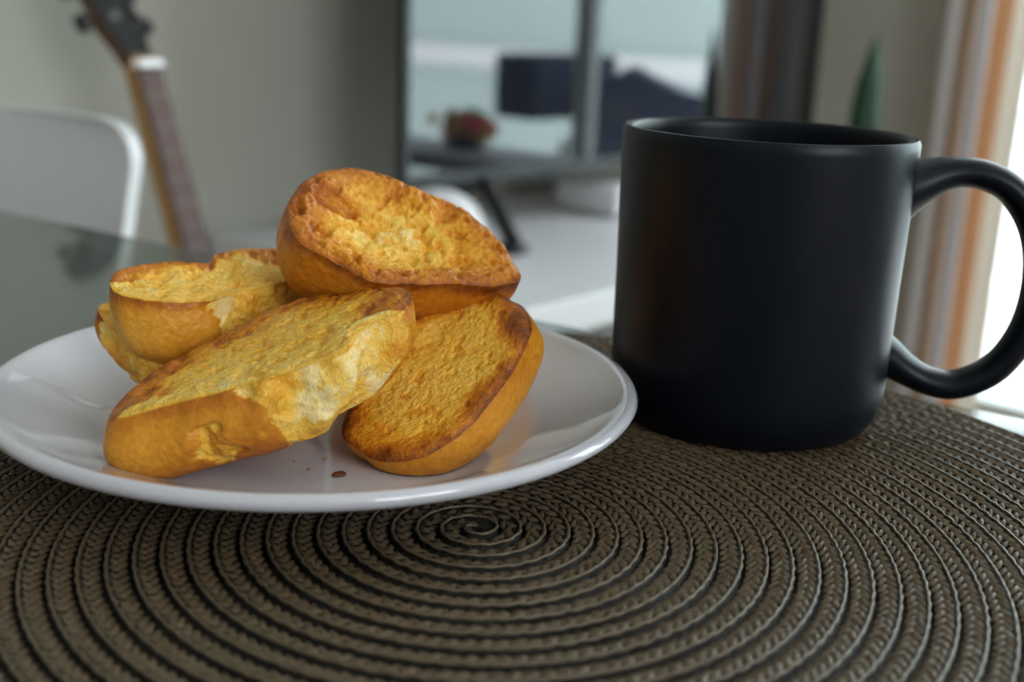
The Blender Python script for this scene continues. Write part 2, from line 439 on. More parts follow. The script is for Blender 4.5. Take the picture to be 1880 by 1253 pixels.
# ------------------------------------------------------------------ toast
def bread_mat(name, ramp, rough, bumpd, bscale):
    m = bpy.data.materials.new(name); m.use_nodes = True; nt = m.node_tree; b = nt.nodes['Principled BSDF']
    at = nt.nodes.new('ShaderNodeAttribute'); at.attribute_name = 'tone'
    tc = nt.nodes.new('ShaderNodeTexCoord')
    n = nt.nodes.new('ShaderNodeTexNoise'); n.inputs['Scale'].default_value = 620; n.inputs['Detail'].default_value = 5; n.inputs['Roughness'].default_value = 0.65
    nt.links.new(tc.outputs['Object'], n.inputs['Vector'])
    ma = nt.nodes.new('ShaderNodeMath'); ma.operation = 'MULTIPLY_ADD'; ma.inputs[1].default_value = 0.62; ma.inputs[2].default_value = -0.31
    nt.links.new(n.outputs['Fac'], ma.inputs[0])
    ad = nt.nodes.new('ShaderNodeMath'); ad.operation = 'ADD'
    nt.links.new(at.outputs['Fac'], ad.inputs[0]); nt.links.new(ma.outputs[0], ad.inputs[1])
    cr = nt.nodes.new('ShaderNodeValToRGB')
    e = cr.color_ramp.elements
    e[0].position = ramp[0][0]; e[0].color = (*ramp[0][1], 1); e[1].position = ramp[-1][0]; e[1].color = (*ramp[-1][1], 1)
    for p_, c_ in ramp[1:-1]:
        k = e.new(p_); k.color = (*c_, 1)
    nt.links.new(ad.outputs[0], cr.inputs[0]); nt.links.new(cr.outputs[0], b.inputs['Base Color'])
    b.inputs['Roughness'].default_value = rough; b.inputs['Specular IOR Level'].default_value = 0.4
    b.inputs['Subsurface Weight'].default_value = 0.12; b.inputs['Subsurface Radius'].default_value = (0.004, 0.002, 0.0008); b.inputs['Subsurface Scale'].default_value = 1.0
    # foam-like relief: open cells of two sizes, jittered by noise
    n2 = nt.nodes.new('ShaderNodeTexNoise'); n2.inputs['Scale'].default_value = bscale * .5; n2.inputs['Detail'].default_value = 3
    nt.links.new(tc.outputs['Object'], n2.inputs['Vector'])
    dm = nt.nodes.new('ShaderNodeVectorMath'); dm.operation = 'MULTIPLY_ADD'; dm.inputs[1].default_value = (.0022, .0022, .0022)
    nt.links.new(n2.outputs['Color'], dm.inputs[0]); nt.links.new(tc.outputs['Object'], dm.inputs[2])
    hs = []
    for sc_ in (bscale * .75, bscale * 1.9):
        vo = nt.nodes.new('ShaderNodeTexVoronoi'); vo.inputs['Scale'].default_value = sc_; nt.links.new(dm.outputs[0], vo.inputs['Vector']); hs.append(vo)
    hm = nt.nodes.new('ShaderNodeMath'); hm.operation = 'MULTIPLY_ADD'; hm.inputs[1].default_value = .5
    nt.links.new(hs[1].outputs['Distance'], hm.inputs[0]); nt.links.new(hs[0].outputs['Distance'], hm.inputs[2])
    bp = nt.nodes.new('ShaderNodeBump'); bp.inputs['Distance'].default_value = bumpd
    nt.links.new(hm.outputs[0], bp.inputs['Height']); nt.links.new(bp.outputs['Normal'], b.inputs['Normal'])
    return m
M_crumb = bread_mat('toasted_crumb', [(0.0, (0.97, 0.76, 0.36)), (0.13, (0.95, 0.60, 0.105)), (0.30, (0.90, 0.47, 0.045)), (0.50, (0.76, 0.30, 0.014)), (0.74, (0.50, 0.14, 0.007)), (1.0, (0.19, 0.045, 0.004))], 0.40, 0.00034, 800)
M_crust = bread_mat('golden_crust', [(0.0, (0.86, 0.47, 0.085)), (0.25, (0.74, 0.325, 0.022)), (0.50, (0.58, 0.195, 0.009)), (0.78, (0.34, 0.085, 0.005)), (1.0, (0.14, 0.03, 0.004))], 0.46, 0.00025, 420)

def toast(label, outline, n, depth, p=2.4, edir=None, conc=0.002, tilt_in=0.0, torn=(), seed=0, pores=0.0016, rim=0.28, bulge=0.03, roll=0.0012, rollw=.90, grain=1.0, face=0.15, edark=.38, crust_tone=0.35, group='toasted bread pieces', rimcut=None, bot=0.0):
    n = np.asarray(n, float); n /= np.linalg.norm(n)
    e = -n if edir is None else np.asarray(edir, float) / np.linalg.norm(edir)
    N = 300; RF = 84; RW = 48
    O, I = catmull(outline, N)
    O = O + (vnoise(O, 260, seed)[:, None] - .5) * 0.0010 * (O - O.mean(0)) / np.linalg.norm(O - O.mean(0), axis=1)[:, None]
    c = O.mean(0)
    V = []; tone = []; kind = []          # kind 0 crumb, 1 crust
    # cut face
    for i in range(RF + 1):
        s = (i / RF) ** 0.8
        P = c + (O - c) * s
        hgt = roll - conc * (1 - s ** 2.2) - roll * max(0.0, (s - rollw) / (1 - rollw)) ** 2
        pn = fbm(P, 330, seed + 3, 3); big = fbm(P, 95, seed + 5, 2)
        fade = 1 - 0.75 * sstep(np.array([s]), .90, 1.0)[0]
        hh = hgt - pores * fade * sstep(pn, .48, .74) - pores * 1.3 * fade * sstep(big, .58, .78) + grain * fade * (0.0008 * (vnoise(P, 900, seed + 9) - .5) + 0.0003 * (vnoise(P, 430, seed + 10) - .5)) + 0.0008 * (vnoise(P, 55, seed + 13) - .5) * fade
        V.append(P + n * hh[:, None])
        edge = sstep(s + (fbm(P, 110, seed + 11, 3) - .5) * 0.55, 1 - rim * 1.7, 1.0)
        t = face + 0.58 * edge + 0.42 * (fbm(P, 60, seed + 21, 3) - .5) + 0.22 * sstep(pn, .5, .8) + 0.13 * sstep(np.array([s]), .95, 1.0)[0]
        if rimcut is not None:
            t = t - rimcut(I) * edge * 0.6
        tone.append(t); kind.append(np.zeros(N))
    # crust dome
    for j in range(1, RW + 1):
        t_ = j / RW
        h = 1 - (1 - t_) ** 1.0
        ww = max(0.0, 1 - h ** p) ** (1 / p)
        if j == RW: ww = 0.0
        bl = 1 + bulge * math.sin(PI * min(1, h * 1.4)) if h < .72 else 1.0
        P = c + (O - c) * (ww * bl) + e * (depth * h)
        side = (O - c); side = side / np.linalg.norm(side, axis=1)[:, None]
        k_ = np.ones(N); tn = np.zeros(N)
        lump = (fbm(P, 45, seed + 31, 2) - .5) * 0.0022 * min(1, t_ * 4)
        P = P + side * (lump * (ww > 0.15))[:, None]
        tmask = np.zeros(N)
        for (i0, i1, ta, tb, dep, sl) in torn:
            jit = (fbm(P, 160, seed + 41, 3) - .5) * 1.6
            m_ = sstep(I + jit, i0 - .25, i0 + .25) * (1 - sstep(I + jit + sl * t_, i1 - .25, i1 + .25)) * sstep(np.array([t_ + 0.0]), ta - .05, ta + .05)[0] * (1 - sstep(t_ + jit * .1, tb - .06, tb + .06))
            tmask = np.maximum(tmask, m_)
            rough_ = fbm(P, 210, seed + 51, 4)
            P = P - side * (m_ * (dep + 0.0060 * (rough_ - .5)))[:, None]
        if bot: P[:, 2] = np.maximum(P[:, 2], bot)
        k_ = np.where(tmask > .5, 0, 1)
        tn = crust_tone + edark * (1 - sstep(t_ + (fbm(P, 90, seed + 63, 2) - .5) * .3, 0, .22)) + 0.50 * (fbm(P, 70, seed + 61, 4) - .5) + 0.25 * sstep(np.array([t_]), .55, 1)[0]
        tn = np.where(tmask > .5, 0.16 + 0.95 * (fbm(P, 110, seed + 71, 3) - .5), tn)
        V.append(P); tone.append(tn); kind.append(k_)
    rings = RF + 1 + RW
    V = np.vstack(V); tone = np.clip(np.concatenate(tone), 0, 1); kind = np.concatenate(kind)
    Fc = []; Fk = []
    for i in range(rings - 1):
        for k in range(N):
            k2 = (k + 1) % N
            f = (i * N + k, i * N + k2, (i + 1) * N + k2, (i + 1) * N + k)
            if i < RF: Fc.append(f)
            else:
                m = kind[list(f)].sum() if i > RF else kind[[f[2], f[3]]].sum() * 2
                (Fk if m >= 2 else Fc).append(f)
    base = np.array([c[0], c[1], V[:, 2].min()])
    root = thing('toast', label, 'toast', base, 0, group)
    # orientation: make faces point outwards
    test = np.cross(O[1] - O[0], c - O[0]); flip = np.dot(test, n) < 0
    for nm, FF, mt in (('crumb', Fc, M_crumb), ('crust', Fk, M_crust)):
        FF = np.array(FF)
        if flip: FF = FF[:, ::-1]
        used, inv = np.unique(FF.ravel(), return_inverse=True)
        o = mesh_obj(nm, V[used] - base, inv.reshape(FF.shape), mt, root)
        o.data.attributes.new('tone', 'FLOAT', 'POINT').data.foreach_set('value', tone[used].astype(np.float32))
    return root

def px_outline(pix, anchors):
    A = [at_y(*a) for a in anchors]
    n = np.cross(A[1] - A[0], A[2] - A[0]); n /= np.linalg.norm(n)
    if np.dot(n, CAMP - A[0]) < 0: n = -n
    return np.array([on_plane(u, v, A[0], n) for u, v in pix]), n

# front piece: long half lying cut side up, torn along its front
oC, nC = px_outline([(202, 764), (232, 724), (300, 674), (400, 620), (500, 571), (580, 544), (660, 529), (735, 529), (755, 545), (738, 570), (694, 586), (660, 606), (640, 642), (560, 672), (500, 692), (420, 714), (300, 746), (230, 766)],
                    [(200, 765, .260), (755, 535, .287), (450, 595, .302)])
toast('long piece of golden toast at the front of the plate, torn along its near side', oC, nC, 0.0225, 3.6, edir=(0.03, -0.14, -1), conc=0.0012, pores=.0008, grain=.6, face=.17,
      torn=[(8.7, 14.9, .02, .97, .0012, 2.0), (15.05, 15.45, .30, 1.0, .0022, 0)], seed=11, rim=.34, bulge=0.05, edark=.30, crust_tone=.40, bot=PLATE_FLOOR + .0004,
      rimcut=lambda I: ((I > 9) & (I < 17.4)) * 1.0)
# right piece: cut side towards the viewer
oD, nD = px_outline([(790, 548), (830, 531), (880, 529), (930, 545), (966, 573), (974, 610), (957, 652), (922, 710), (877, 765), (830, 808), (775, 838), (715, 848), (665, 832), (628, 796), (645, 745), (695, 680), (745, 600)],
                    [(700, 848, .268), (972, 600, .300), (790, 540, .322)])
toast('rounded toast half on the right, cut face towards the viewer', oD, nD, 0.021, 2.3, edir=(-nD * 1.0 + np.array([.25, 0, 0.05])), conc=0.0030, roll=.0020, rollw=.86, seed=23, rim=.22, edark=.05, grain=.25, face=.25, pores=.0004, crust_tone=.40, bot=PLATE_FLOOR + .0004)
# top piece
oA, nA = px_outline([(530, 400), (541, 354), (580, 320), (640, 308), (710, 324), (790, 357), (860, 390), (915, 440), (950, 488), (950, 516), (900, 526), (840, 522), (770, 523), (690, 519), (650, 498), (590, 470), (548, 442)],
                    [(530, 400, .310), (955, 500, .322), (700, 330, .342)])
toast('topmost piece of toast with browned rim and hollow buttery centre', oA, nA, 0.029, 2.9, edir=(-nA + np.array([-.24, .22, -.10])), conc=0.0085, roll=.0045, rollw=.78, seed=37, rim=.46, pores=.0022, crust_tone=.50)
# back left piece
oB, nB = px_outline([(204, 512), (225, 493), (300, 481), (380, 482), (398, 466), (450, 457), (520, 458), (580, 470), (590, 500), (540, 515), (440, 536), (390, 550), (310, 554), (240, 546), (209, 532)],
                    [(205, 515, .306), (310, 553, .299), (450, 457, .345)])
toast('thick piece of toast at the back left with smooth pale crust side', oB, nB, 0.0215, 5.0, edir=(0.08, 0.05, -1), conc=0.0010, seed=41, rim=.30, crust_tone=.28, pores=.0011, torn=[(8.4, 11.0, .02, .95, .001, .4)], bulge=0.01, roll=.0006, rimcut=lambda I: ((I > 8.5) & (I < 14.6)) * 1.0)
# piece lying under the back left one
def world_outline(c, rx, ry, ang, n, k=14, wob=.06, seed=0):
    n = np.array(n, float); n /= np.linalg.norm(n)
    ax = np.array([math.cos(ang), math.sin(ang), 0]); ax -= n * ax.dot(n); ax /= np.linalg.norm(ax); ay = np.cross(n, ax)
    r = np.random.default_rng(seed)
    return np.array([np.array(c) + ax * rx * math.cos(2 * PI * i / k) * (1 + r.uniform(-wob, wob)) + ay * ry * math.sin(2 * PI * i / k) * (1 + r.uniform(-wob, wob)) for i in range(k)]), n
oE, nE = world_outline((-.0865, .3205, .0222), .0310, .0185, 0.05, (.36, -.18, 1), seed=3)
toast('toast piece at the bottom of the pile, torn end showing at the left', oE, nE, 0.0155, 4.0, edir=(0, 0, -1), seed=53, torn=[(7.6, 13.5, .02, .95, .001, 0)], crust_tone=.5, rimcut=lambda I: 0.9 + 0 * I, bot=PLATE_FLOOR + .0004)
oF, nF = world_outline((-.0300, .3480, .0385), .0260, .0165, -0.1, (.1, -.35, 1), seed=5)
toast('toast piece hidden behind the pile, only its pale crumb showing', oF, nF, 0.0320, 4.0, edir=(0, 0.1, -1), seed=67, torn=[(6, 14, .05, .9, .001, 0)], bot=PLATE_FLOOR + .0004)

# loose crumbs on the plate
M_flake = node_mat('toast_flake', (0.16, 0.045, 0.012), 0.6, var=0.4, vscale=300)
M_crumbs = node_mat('loose_crumb', (0.55, 0.25, 0.05), 0.7, var=0.3, vscale=300)
def crumb(u, v, size, lab, flat=0.35, mt=None, grp='loose crumbs on the plate'):
    p = at_z(u, v, PLATE_FLOOR + .0001)
    bm = bmesh.new(); bmesh.ops.create_icosphere(bm, subdivisions=2, radius=1.0)
    for q in bm.verts:
        f = 1 + random.uniform(-.28, .28)
        q.co = Vector((q.co.x * size * f, q.co.y * size * .6 * f, (q.co.z + 0.9) * size * flat * f))
    me = bpy.data.meshes.new('crumb'); bm.to_mesh(me); bm.free(); me.materials.append(mt or M_crumbs)
    o = bpy.data.objects.new('toast_crumb', me); COL.objects.link(o); o.location = Vector(p); o.rotation_euler[2] = random.uniform(0, 3)
    return tag(o, lab, 'crumb', grp)
crumb(622, 874, .0022, 'dark burnt crust flake lying on the plate between the two front toasts', .22, M_flake)
crumb(598, 843, .0006, 'tiny golden crumb on the plate left of the dark flake')
crumb(570, 862, .0005, 'tiny golden crumb on the plate nearest the long front toast')
crumb(540, 848, .0004, 'tiniest golden crumb under the long front toast')

# ------------------------------------------------------------------ television bench
ZB = -0.200
bench = thing('tv_bench', 'long white bench carrying the television', 'bench', R(0.985, 1.10, FLOOR), ROT)
bz = ZB - FLOOR
BA0, BA1 = 0.0, 0.96; BB0, BB1 = -0.29, 0.30
MB().box(BA0, BA1, BB0, BB1, bz - 0.045, bz, 0.004).build('top', M_white, bench)
for x_ in (BA0 + 0.04, BA1 - 0.08):
    MB().box(x_, x_ + 0.04, BB0 + 0.06, BB1 - 0.02, 0, bz - 0.0451, 0.002).build('side_panel', M_white, bench)
MB().box(BA0 + 0.08, BA1 - 0.08, BB1 - 0.05, BB1 - 0.03, 0.1, bz - 0.0451, 0.001).build('back_panel', M_white, bench)

# ------------------------------------------------------------------ television
TVB = 1.15; TA0, TA1 = 1.120, 2.335; TZ0, TZ1 = -0.118, 0.66
tv = thing('television', 'large black flat television standing on the white bench', 'television', R((TA0 + TA1) / 2, TVB, ZB), ROT)
hw = (TA1 - TA0) / 2; tz0 = TZ0 - ZB; tz1 = TZ1 - ZB
MB().box(-hw, hw, 0.004, 0.012, tz0, tz1, 0.002).box(-hw + .10, hw - .10, 0.0121, 0.05, tz0 + .03, tz1 - .15, 0.006).build('housing', M_black, tv)
MB().box(-hw + 0.012, hw - 0.012, 0.0, 0.0039, tz0 + 0.02, tz1 - 0.012).build('screen', M_screen, tv)
mb = MB().box(-hw, -hw + 0.0119, -0.003, 0.0039, tz0, tz1, 0.001).box(hw - 0.0119, hw, -0.003, 0.0039, tz0, tz1, 0.001)
mb.box(-hw + 0.012, hw - 0.012, -0.003, 0.0039, tz0, tz0 + 0.0199, 0.001).box(-hw + 0.012, hw - 0.012, -0.003, 0.0039, tz1 - 0.0119, tz1, 0.001)
mb.build('bezel', M_black, tv)
for sx, fx in ((-0.43, -0.50), (0.10, 0.17)):
    lg = MB()
    lg.tube([(sx, 0.008, tz0 + 0.004), (fx, -0.115, 0.0136)], 0.013, 10, 1.0, 0.9)
    lg.tube([(sx, 0.008, tz0 + 0.004), (fx, 0.13, 0.0136)], 0.013, 10, 1.0, 0.9)
    lg.box(fx - 0.016, fx + 0.016, -0.132, -0.100, 0.0, 0.014, 0.003).box(fx - 0.016, fx + 0.016, 0.115, 0.147, 0.0, 0.014, 0.003)
    lg.build('stand_leg', M_black, tv, True)

# white box under the television
cons = thing('console_box', 'flat white box under the television, beside the mug', 'box', R(1.73, 1.17, ZB), ROT)
MB().box(-0.14, 0.18, -0.05, 0.08, 0.004, 0.052, 0.008, 3).build('shell', M_white, cons, True)
for x_ in (-0.09, 0.13):
    MB().box(x_ - .02, x_ + .02, -0.03, 0.06, 0.0, 0.0039).build('foot', M_black, cons)

# white rounded ornament
d_ = ray(806, 420); op = CAMP + d_ * (0.985 / (-d_[0] * math.cos(ALPHA) + d_[1] * math.sin(ALPHA)))
orn = thing('round_ornament', 'smooth white rounded object in front of the television, behind the toast', 'ornament', (op[0], op[1], ZB))
pf = [(r_ * .84, z_ * .78) for r_, z_ in [(0, 0), (.03, 0), (.04, .003), (.058, .02), (.070, .05), (.071, .075), (.062, .105), (.045, .128), (.022, .141), (0, .144)]]
P_, _ = catmull([(r, z, 0) for r, z in pf], 40, closed=False); P_[:, 0] = np.clip(P_[:, 0], 0, None); P_[0, 0] = 0; P_[-1, 0] = 0
MB().lathe([(r, z) for r, z, _ in P_], 64).build('shell', M_whitep, orn, True, 80)
MB().lathe([(.0, -0.0005), (.024, -0.0005), (.024, .0005), (0, .0005)], 40).build('base', M_black, orn)

# ------------------------------------------------------------------ snake plant on the bench
def plant():
    pb = R(2.20, 0.975, FLOOR)
    root = thing('snake_plant', 'potted plant with one tall dark green sword leaf behind the mug', 'plant', pb)
    PH = 0.46
    pr = [(0, 0), (.05, 0), (.055, .004), (.066, .09), (.068, .10), (.066, .104), (.060, .104), (.058, .092), (0, .090)]
    MB().lathe([(r_, z_ + PH) for r_, z_ in pr], 48).build('pot', M_pot, root, True, 40)
    MB().lathe([(0, PH + .0965), (.03, PH + .0968), (.0575, PH + .0955)], 32).build('soil', node_mat('soil', (.03, .02, .015), .9, var=.4, vscale=60), root)
    MB().lathe([(0, PH - .02), (.075, PH - .02), (.075, PH - .0005), (0, PH - .0005)], 40).build('stand_top', M_pot, root, True, 40)
    for q in range(3):
        a = q * 2 * PI / 3 + .4
        MB().tube([(.085 * math.cos(a), .085 * math.sin(a), 0), (.06 * math.cos(a), .06 * math.sin(a), PH - .0205)], .008, 10).build('stand_leg', M_pot, root, True)
    for i, (ang, lean, h, wd) in enumerate([(-.55, 0.02, .325, .034), (2.2, .25, .13, .022), (3.9, .22, .11, .02), (5.2, .2, .12, .02)]):
        n = 24; V = []; Fq = []
        for k in range(n + 1):
            t = k / n; ww = wd * (0.55 + 0.9 * t - 0.0 if t < .45 else (0.955) * max(0, 1 - ((t - .45) / .55) ** 2.2)) * .9
            cx = lean * h * t * t; z = PH + .09 + h * t; tw = ang + .5 * t
            for s_ in (-1, 0, 1):
                off = (0.0 if s_ else -0.18 * ww)
                for q in (0, 1):
                    V.append((cx * math.cos(ang) + s_ * ww * math.cos(tw) - (off + q * .002) * math.sin(tw), cx * math.sin(ang) + s_ * ww * math.sin(tw) + (off + q * .002) * math.cos(tw), z))
        for k in range(n):
            a = k * 6; b = a + 6
            Fq += [(a, a + 2, b + 2, b), (a + 2, a + 4, b + 4, b + 2), (a + 1, b + 1, b + 3, a + 3), (a + 3, b + 3, b + 5, a + 5), (a, b, b + 1, a + 1), (a + 4, a + 5, b + 5, b + 4)]
        mesh_obj('leaf', V, Fq, M_leaf, root)
plant()

# ------------------------------------------------------------------ curtain
def curtain():
    m = bpy.data.materials.new('striped_curtain'); m.use_nodes = True; nt = m.node_tree
    nt.nodes.remove(nt.nodes['Principled BSDF']); out = nt.nodes['Material Output']
    at = nt.nodes.new('ShaderNodeAttribute'); at.attribute_name = 'across'
    cr = nt.nodes.new('ShaderNodeValToRGB'); e = cr.color_ramp.elements
    stops = [(0, (.40, .33, .26)), (.10, (.52, .50, .50)), (.20, (.58, .57, .58)), (.25, (.40, .26, .16)), (.38, (.42, .27, .17)), (.43, (.56, .55, .57)), (.55, (.55, .53, .54)), (.60, (.60, .33, .18)), (.72, (.58, .32, .17)), (.78, (.62, .56, .48)), (1.0, (.72, .68, .62))]
    e[0].position = 0; e[0].color = (*stops[0][1], 1); e[1].position = 1; e[1].color = (*stops[-1][1], 1)
    for p_, c_ in stops[1:-1]:
        k = e.new(p_); k.color = (*c_, 1)
    nt.links.new(at.outputs['Fac'], cr.inputs[0])
    d = nt.nodes.new('ShaderNodeBsdfDiffuse'); t = nt.nodes.new('ShaderNodeBsdfTranslucent'); mx = nt.nodes.new('ShaderNodeMixShader'); mx.inputs[0].default_value = 0.28
    nt.links.new(cr.outputs[0], d.inputs[0]); nt.links.new(cr.outputs[0], t.inputs[0]); nt.links.new(d.outputs[0], mx.inputs[1]); nt.links.new(t.outputs[0], mx.inputs[2]); nt.links.new(mx.outputs[0], out.inputs[0])
    bL, bR = 0.985, 0.785; zt, zb = CEIL - 0.08, FLOOR + 0.015
    root = thing('curtain', 'gathered floor length curtain with orange and grey stripes beside the bright window', 'curtain', R(WALL_A - 0.09, (bL + bR) / 2, zb), ROT)
    n = 160; mz = 24; V = []; ac = []; Fq = []
    for j in range(mz + 1):
        z = (zt - zb) * j / mz
        for i in range(n + 1):
            s = i / n
            amp = 0.026 * (0.8 + 0.2 * math.sin(j * .3))
            a_ = amp * math.sin(2 * PI * 4.6 * s + .25 * math.sin(j * .35)) + .006 * math.sin(2 * PI * 11 * s + 1)
            b_ = (bL - bR) / 2 - (bL - bR) * s
            V.append((a_, b_, z)); ac.append(s)
    for j in range(mz):
        for i in range(n):
            q = j * (n + 1) + i; Fq.append((q, q + 1, q + n + 2, q + n + 1))
    o = mesh_obj('drape', V, Fq, m, root)
    o.data.attributes.new('across', 'FLOAT', 'POINT').data.foreach_set('value', np.array(ac, np.float32))
    rod = MB().tube([(0, .20, zt - zb + .02), (0, -2.6, zt - zb + .02)], .012, 16).build('rod', M_alu, root, True)
curtain()

# ------------------------------------------------------------------ guitar
def guitar():
    d = ray(266, 122); d2 = np.array([d[0], d[1]])
    # nut position at b = 1.27
    bcoef = -d[0] * math.cos(ALPHA) + d[1] * math.sin(ALPHA)
    nut = Vector(CAMP + d * (1.22 / bcoef))
    hgt = nut.z - FLOOR
    # long axis from the tail to the nut, in room coordinates
    axr = Vector((-0.075, 0.22, 0.80)).normalized()
    Z = R(axr.x, axr.y, axr.z).normalized()
    Yf = R(0, -1, 0); Yf = (Yf - Z * Yf.dot(Z)).normalized()      # front of the guitar
    X = Yf.cross(Z)
    # rotate slightly about the long axis so the side of the neck shows
    Mq = Matrix.Rotation(math.radians(24), 3, Z)
    Yf = Mq @ Yf; X = Mq @ X
    L = hgt / Z.z - 0.012                                        # nut to tail distance
    tail = nut - Z * L
    root = thing('guitar', 'acoustic guitar with dark headstock leaning against the wall', 'guitar', (0, 0, 0))
    # local frame: x right, y = back of the guitar (front is -y), z up the neck, origin at the tail
    Mw = Matrix(((X.x, -Yf.x, Z.x, tail.x), (X.y, -Yf.y, Z.y, tail.y), (X.z, -Yf.z, Z.z, tail.z), (0, 0, 0, 1)))
    if Mw.to_3x3().determinant() < 0:
        X = -X; Mw = Matrix(((X.x, -Yf.x, Z.x, tail.x), (X.y, -Yf.y, Z.y, tail.y), (X.z, -Yf.z, Z.z, tail.z), (0, 0, 0, 1)))
    root.matrix_world = Mw
    wood = node_mat('guitar_top_wood', (.42, .22, .08), .3, var=.25, vscale=20)
    neckw = node_mat('guitar_neck_wood', (.36, .19, .06), .35, var=.2, vscale=30)
    fret = node_mat('fretboard_wood', (.13, .088, .082), .9, ior=1.2, var=.3, vscale=60)
    darkw = node_mat('headstock_black', (.012, .012, .014), .3, var=.3, vscale=40)
    steel = node_mat('tuner_chrome', (.75, .75, .78), .15, metal=1.0, var=.02)
    nickel = node_mat('fret_nickel', (.25, .23, .22), .5, metal=.6, var=.05)
    bone = node_mat('nut_bone', (.85, .83, .84), .4, var=.03)
    half = [(0, 0), (.12, .004), (.175, .05), (.19, .12), (.175, .19), (.135, .25), (.118, .285), (.13, .34), (.142, .39), (.13, .44), (.09, .475), (.03, .485)]
    pts = half + [(-x_, z_) for x_, z_ in half[::-1] if x_ > 0]
    O, _ = catmull([(x_, z_, 0) for x_, z_ in pts], 96)
    poly = [(q[0] * .84, q[1] * .97) for q in O]
    body = MB().prism(poly, 0.0, 0.095, 'y').build('body', wood, root, True)
    NB = 0.47
    # neck: tapered with a rounded back, fingerboard on top
    def neckring(z, w_, t_):
        return [(w_ * math.copysign(abs(math.cos(a)) ** .45, math.cos(a)), t_ * max(0, math.sin(a)) ** .6, z) for a in np.linspace(0, PI, 12)]
    bmn = MB(); rings = []
    for z, w_, t_ in ((NB - .03, .028, .05), (NB + .02, .0275, .022), (L - .02, .0225, .020), (L + .012, .022, .019)):
        rings.append([bmn.bm.verts.new(p) for p in neckring(z, w_, t_)])
    for A, B in zip(rings, rings[1:]):
        for k in range(12): bmn.bm.faces.new((A[k], A[(k + 1) % 12], B[(k + 1) % 12], B[k]))
    bmn.bm.faces.new(rings[0]); bmn.bm.faces.new(rings[-1][::-1])
    bmn.build('neck', neckw, root, True)
    fb = MB(); A = [(-.0275, NB - .1), (.0275, NB - .1), (.0222, L - .003), (-.0222, L - .003)]
    fbo = fb.prism(A, -.0065, -.0001, 'y').build('fretboard', fret, root)
    for k in range(1, 13):
        z = L - 0.645 * (1 - 2 ** (-k / 12)); w_ = .0222 + (.0053) * (L - z) / (L - NB + .1)
        MB().box(-w_, w_, -.0072, -.0066, z - .0006, z + .0006).build('fret', nickel, fbo)
    MB().box(-.0225, .0225, -.0115, .0, L - .0029, L + .006, .0008).build('nut', bone, root)
    # headstock tilted back
    tl = math.radians(15)
    Mh = Matrix.Translation((0, 0.0, L + .006)) @ Matrix.Rotation(-tl, 4, 'X')
    poly = [(-.022, 0), (.022, 0), (.026, .02), (.036, .045), (.037, .17), (.02, .185), (-.02, .185), (-.037, .17), (-.036, .045), (-.026, .02)]
    head = MB().prism(poly, -.0002, .003, 'y').xf(Mh).build('headstock', darkw, root)
    MB().prism(poly, .0031, .016, 'y').xf(Mh).build('headstock_core', node_mat('headstock_wood', (.10, .055, .03), .4, var=.2), root)
    for k in range(3):
        for s_ in (-1, 1):
            z = .052 + k * .042
            tn = MB().tube([(s_ * .024, -.012, z), (s_ * .024, .0, z)], .0055, 14).xf(Mh).build('tuner_post', steel, head, True)
            tb = MB().tube([(s_ * .036, .011, z), (s_ * .05, .011, z)], .0028, 10).xf(Mh).build('tuner_shaft', darkw, head, True)
            MB().box(*(sorted((s_ * .050, s_ * .066))), .004, .018, z - .010, z + .010, .004, 3).xf(Mh).build('tuner_button', darkw, head, True)
    for k in range(6):
        x_ = -.0165 + .0066 * k
        MB().tube([(x_ * 1.3, -.012, NB - .25), (x_, -.0105, L)], .00018, 5).build('string', nickel, root)
    MB().box(-.07, .07, -.010, -.0001, .14, .165, .003).build('bridge', fret, root)
    n = 40
    ring = MB().lathe([(.050, -.0012), (.056, -.0012), (.056, -.0002), (.050, -.0002), (.050, -.0012)], 48).xf(Matrix.Translation((0, 0, .33)) @ Matrix.Rotation(PI / 2, 4, 'X')).build('soundhole_ring', darkw, root)
    return root
guitar()

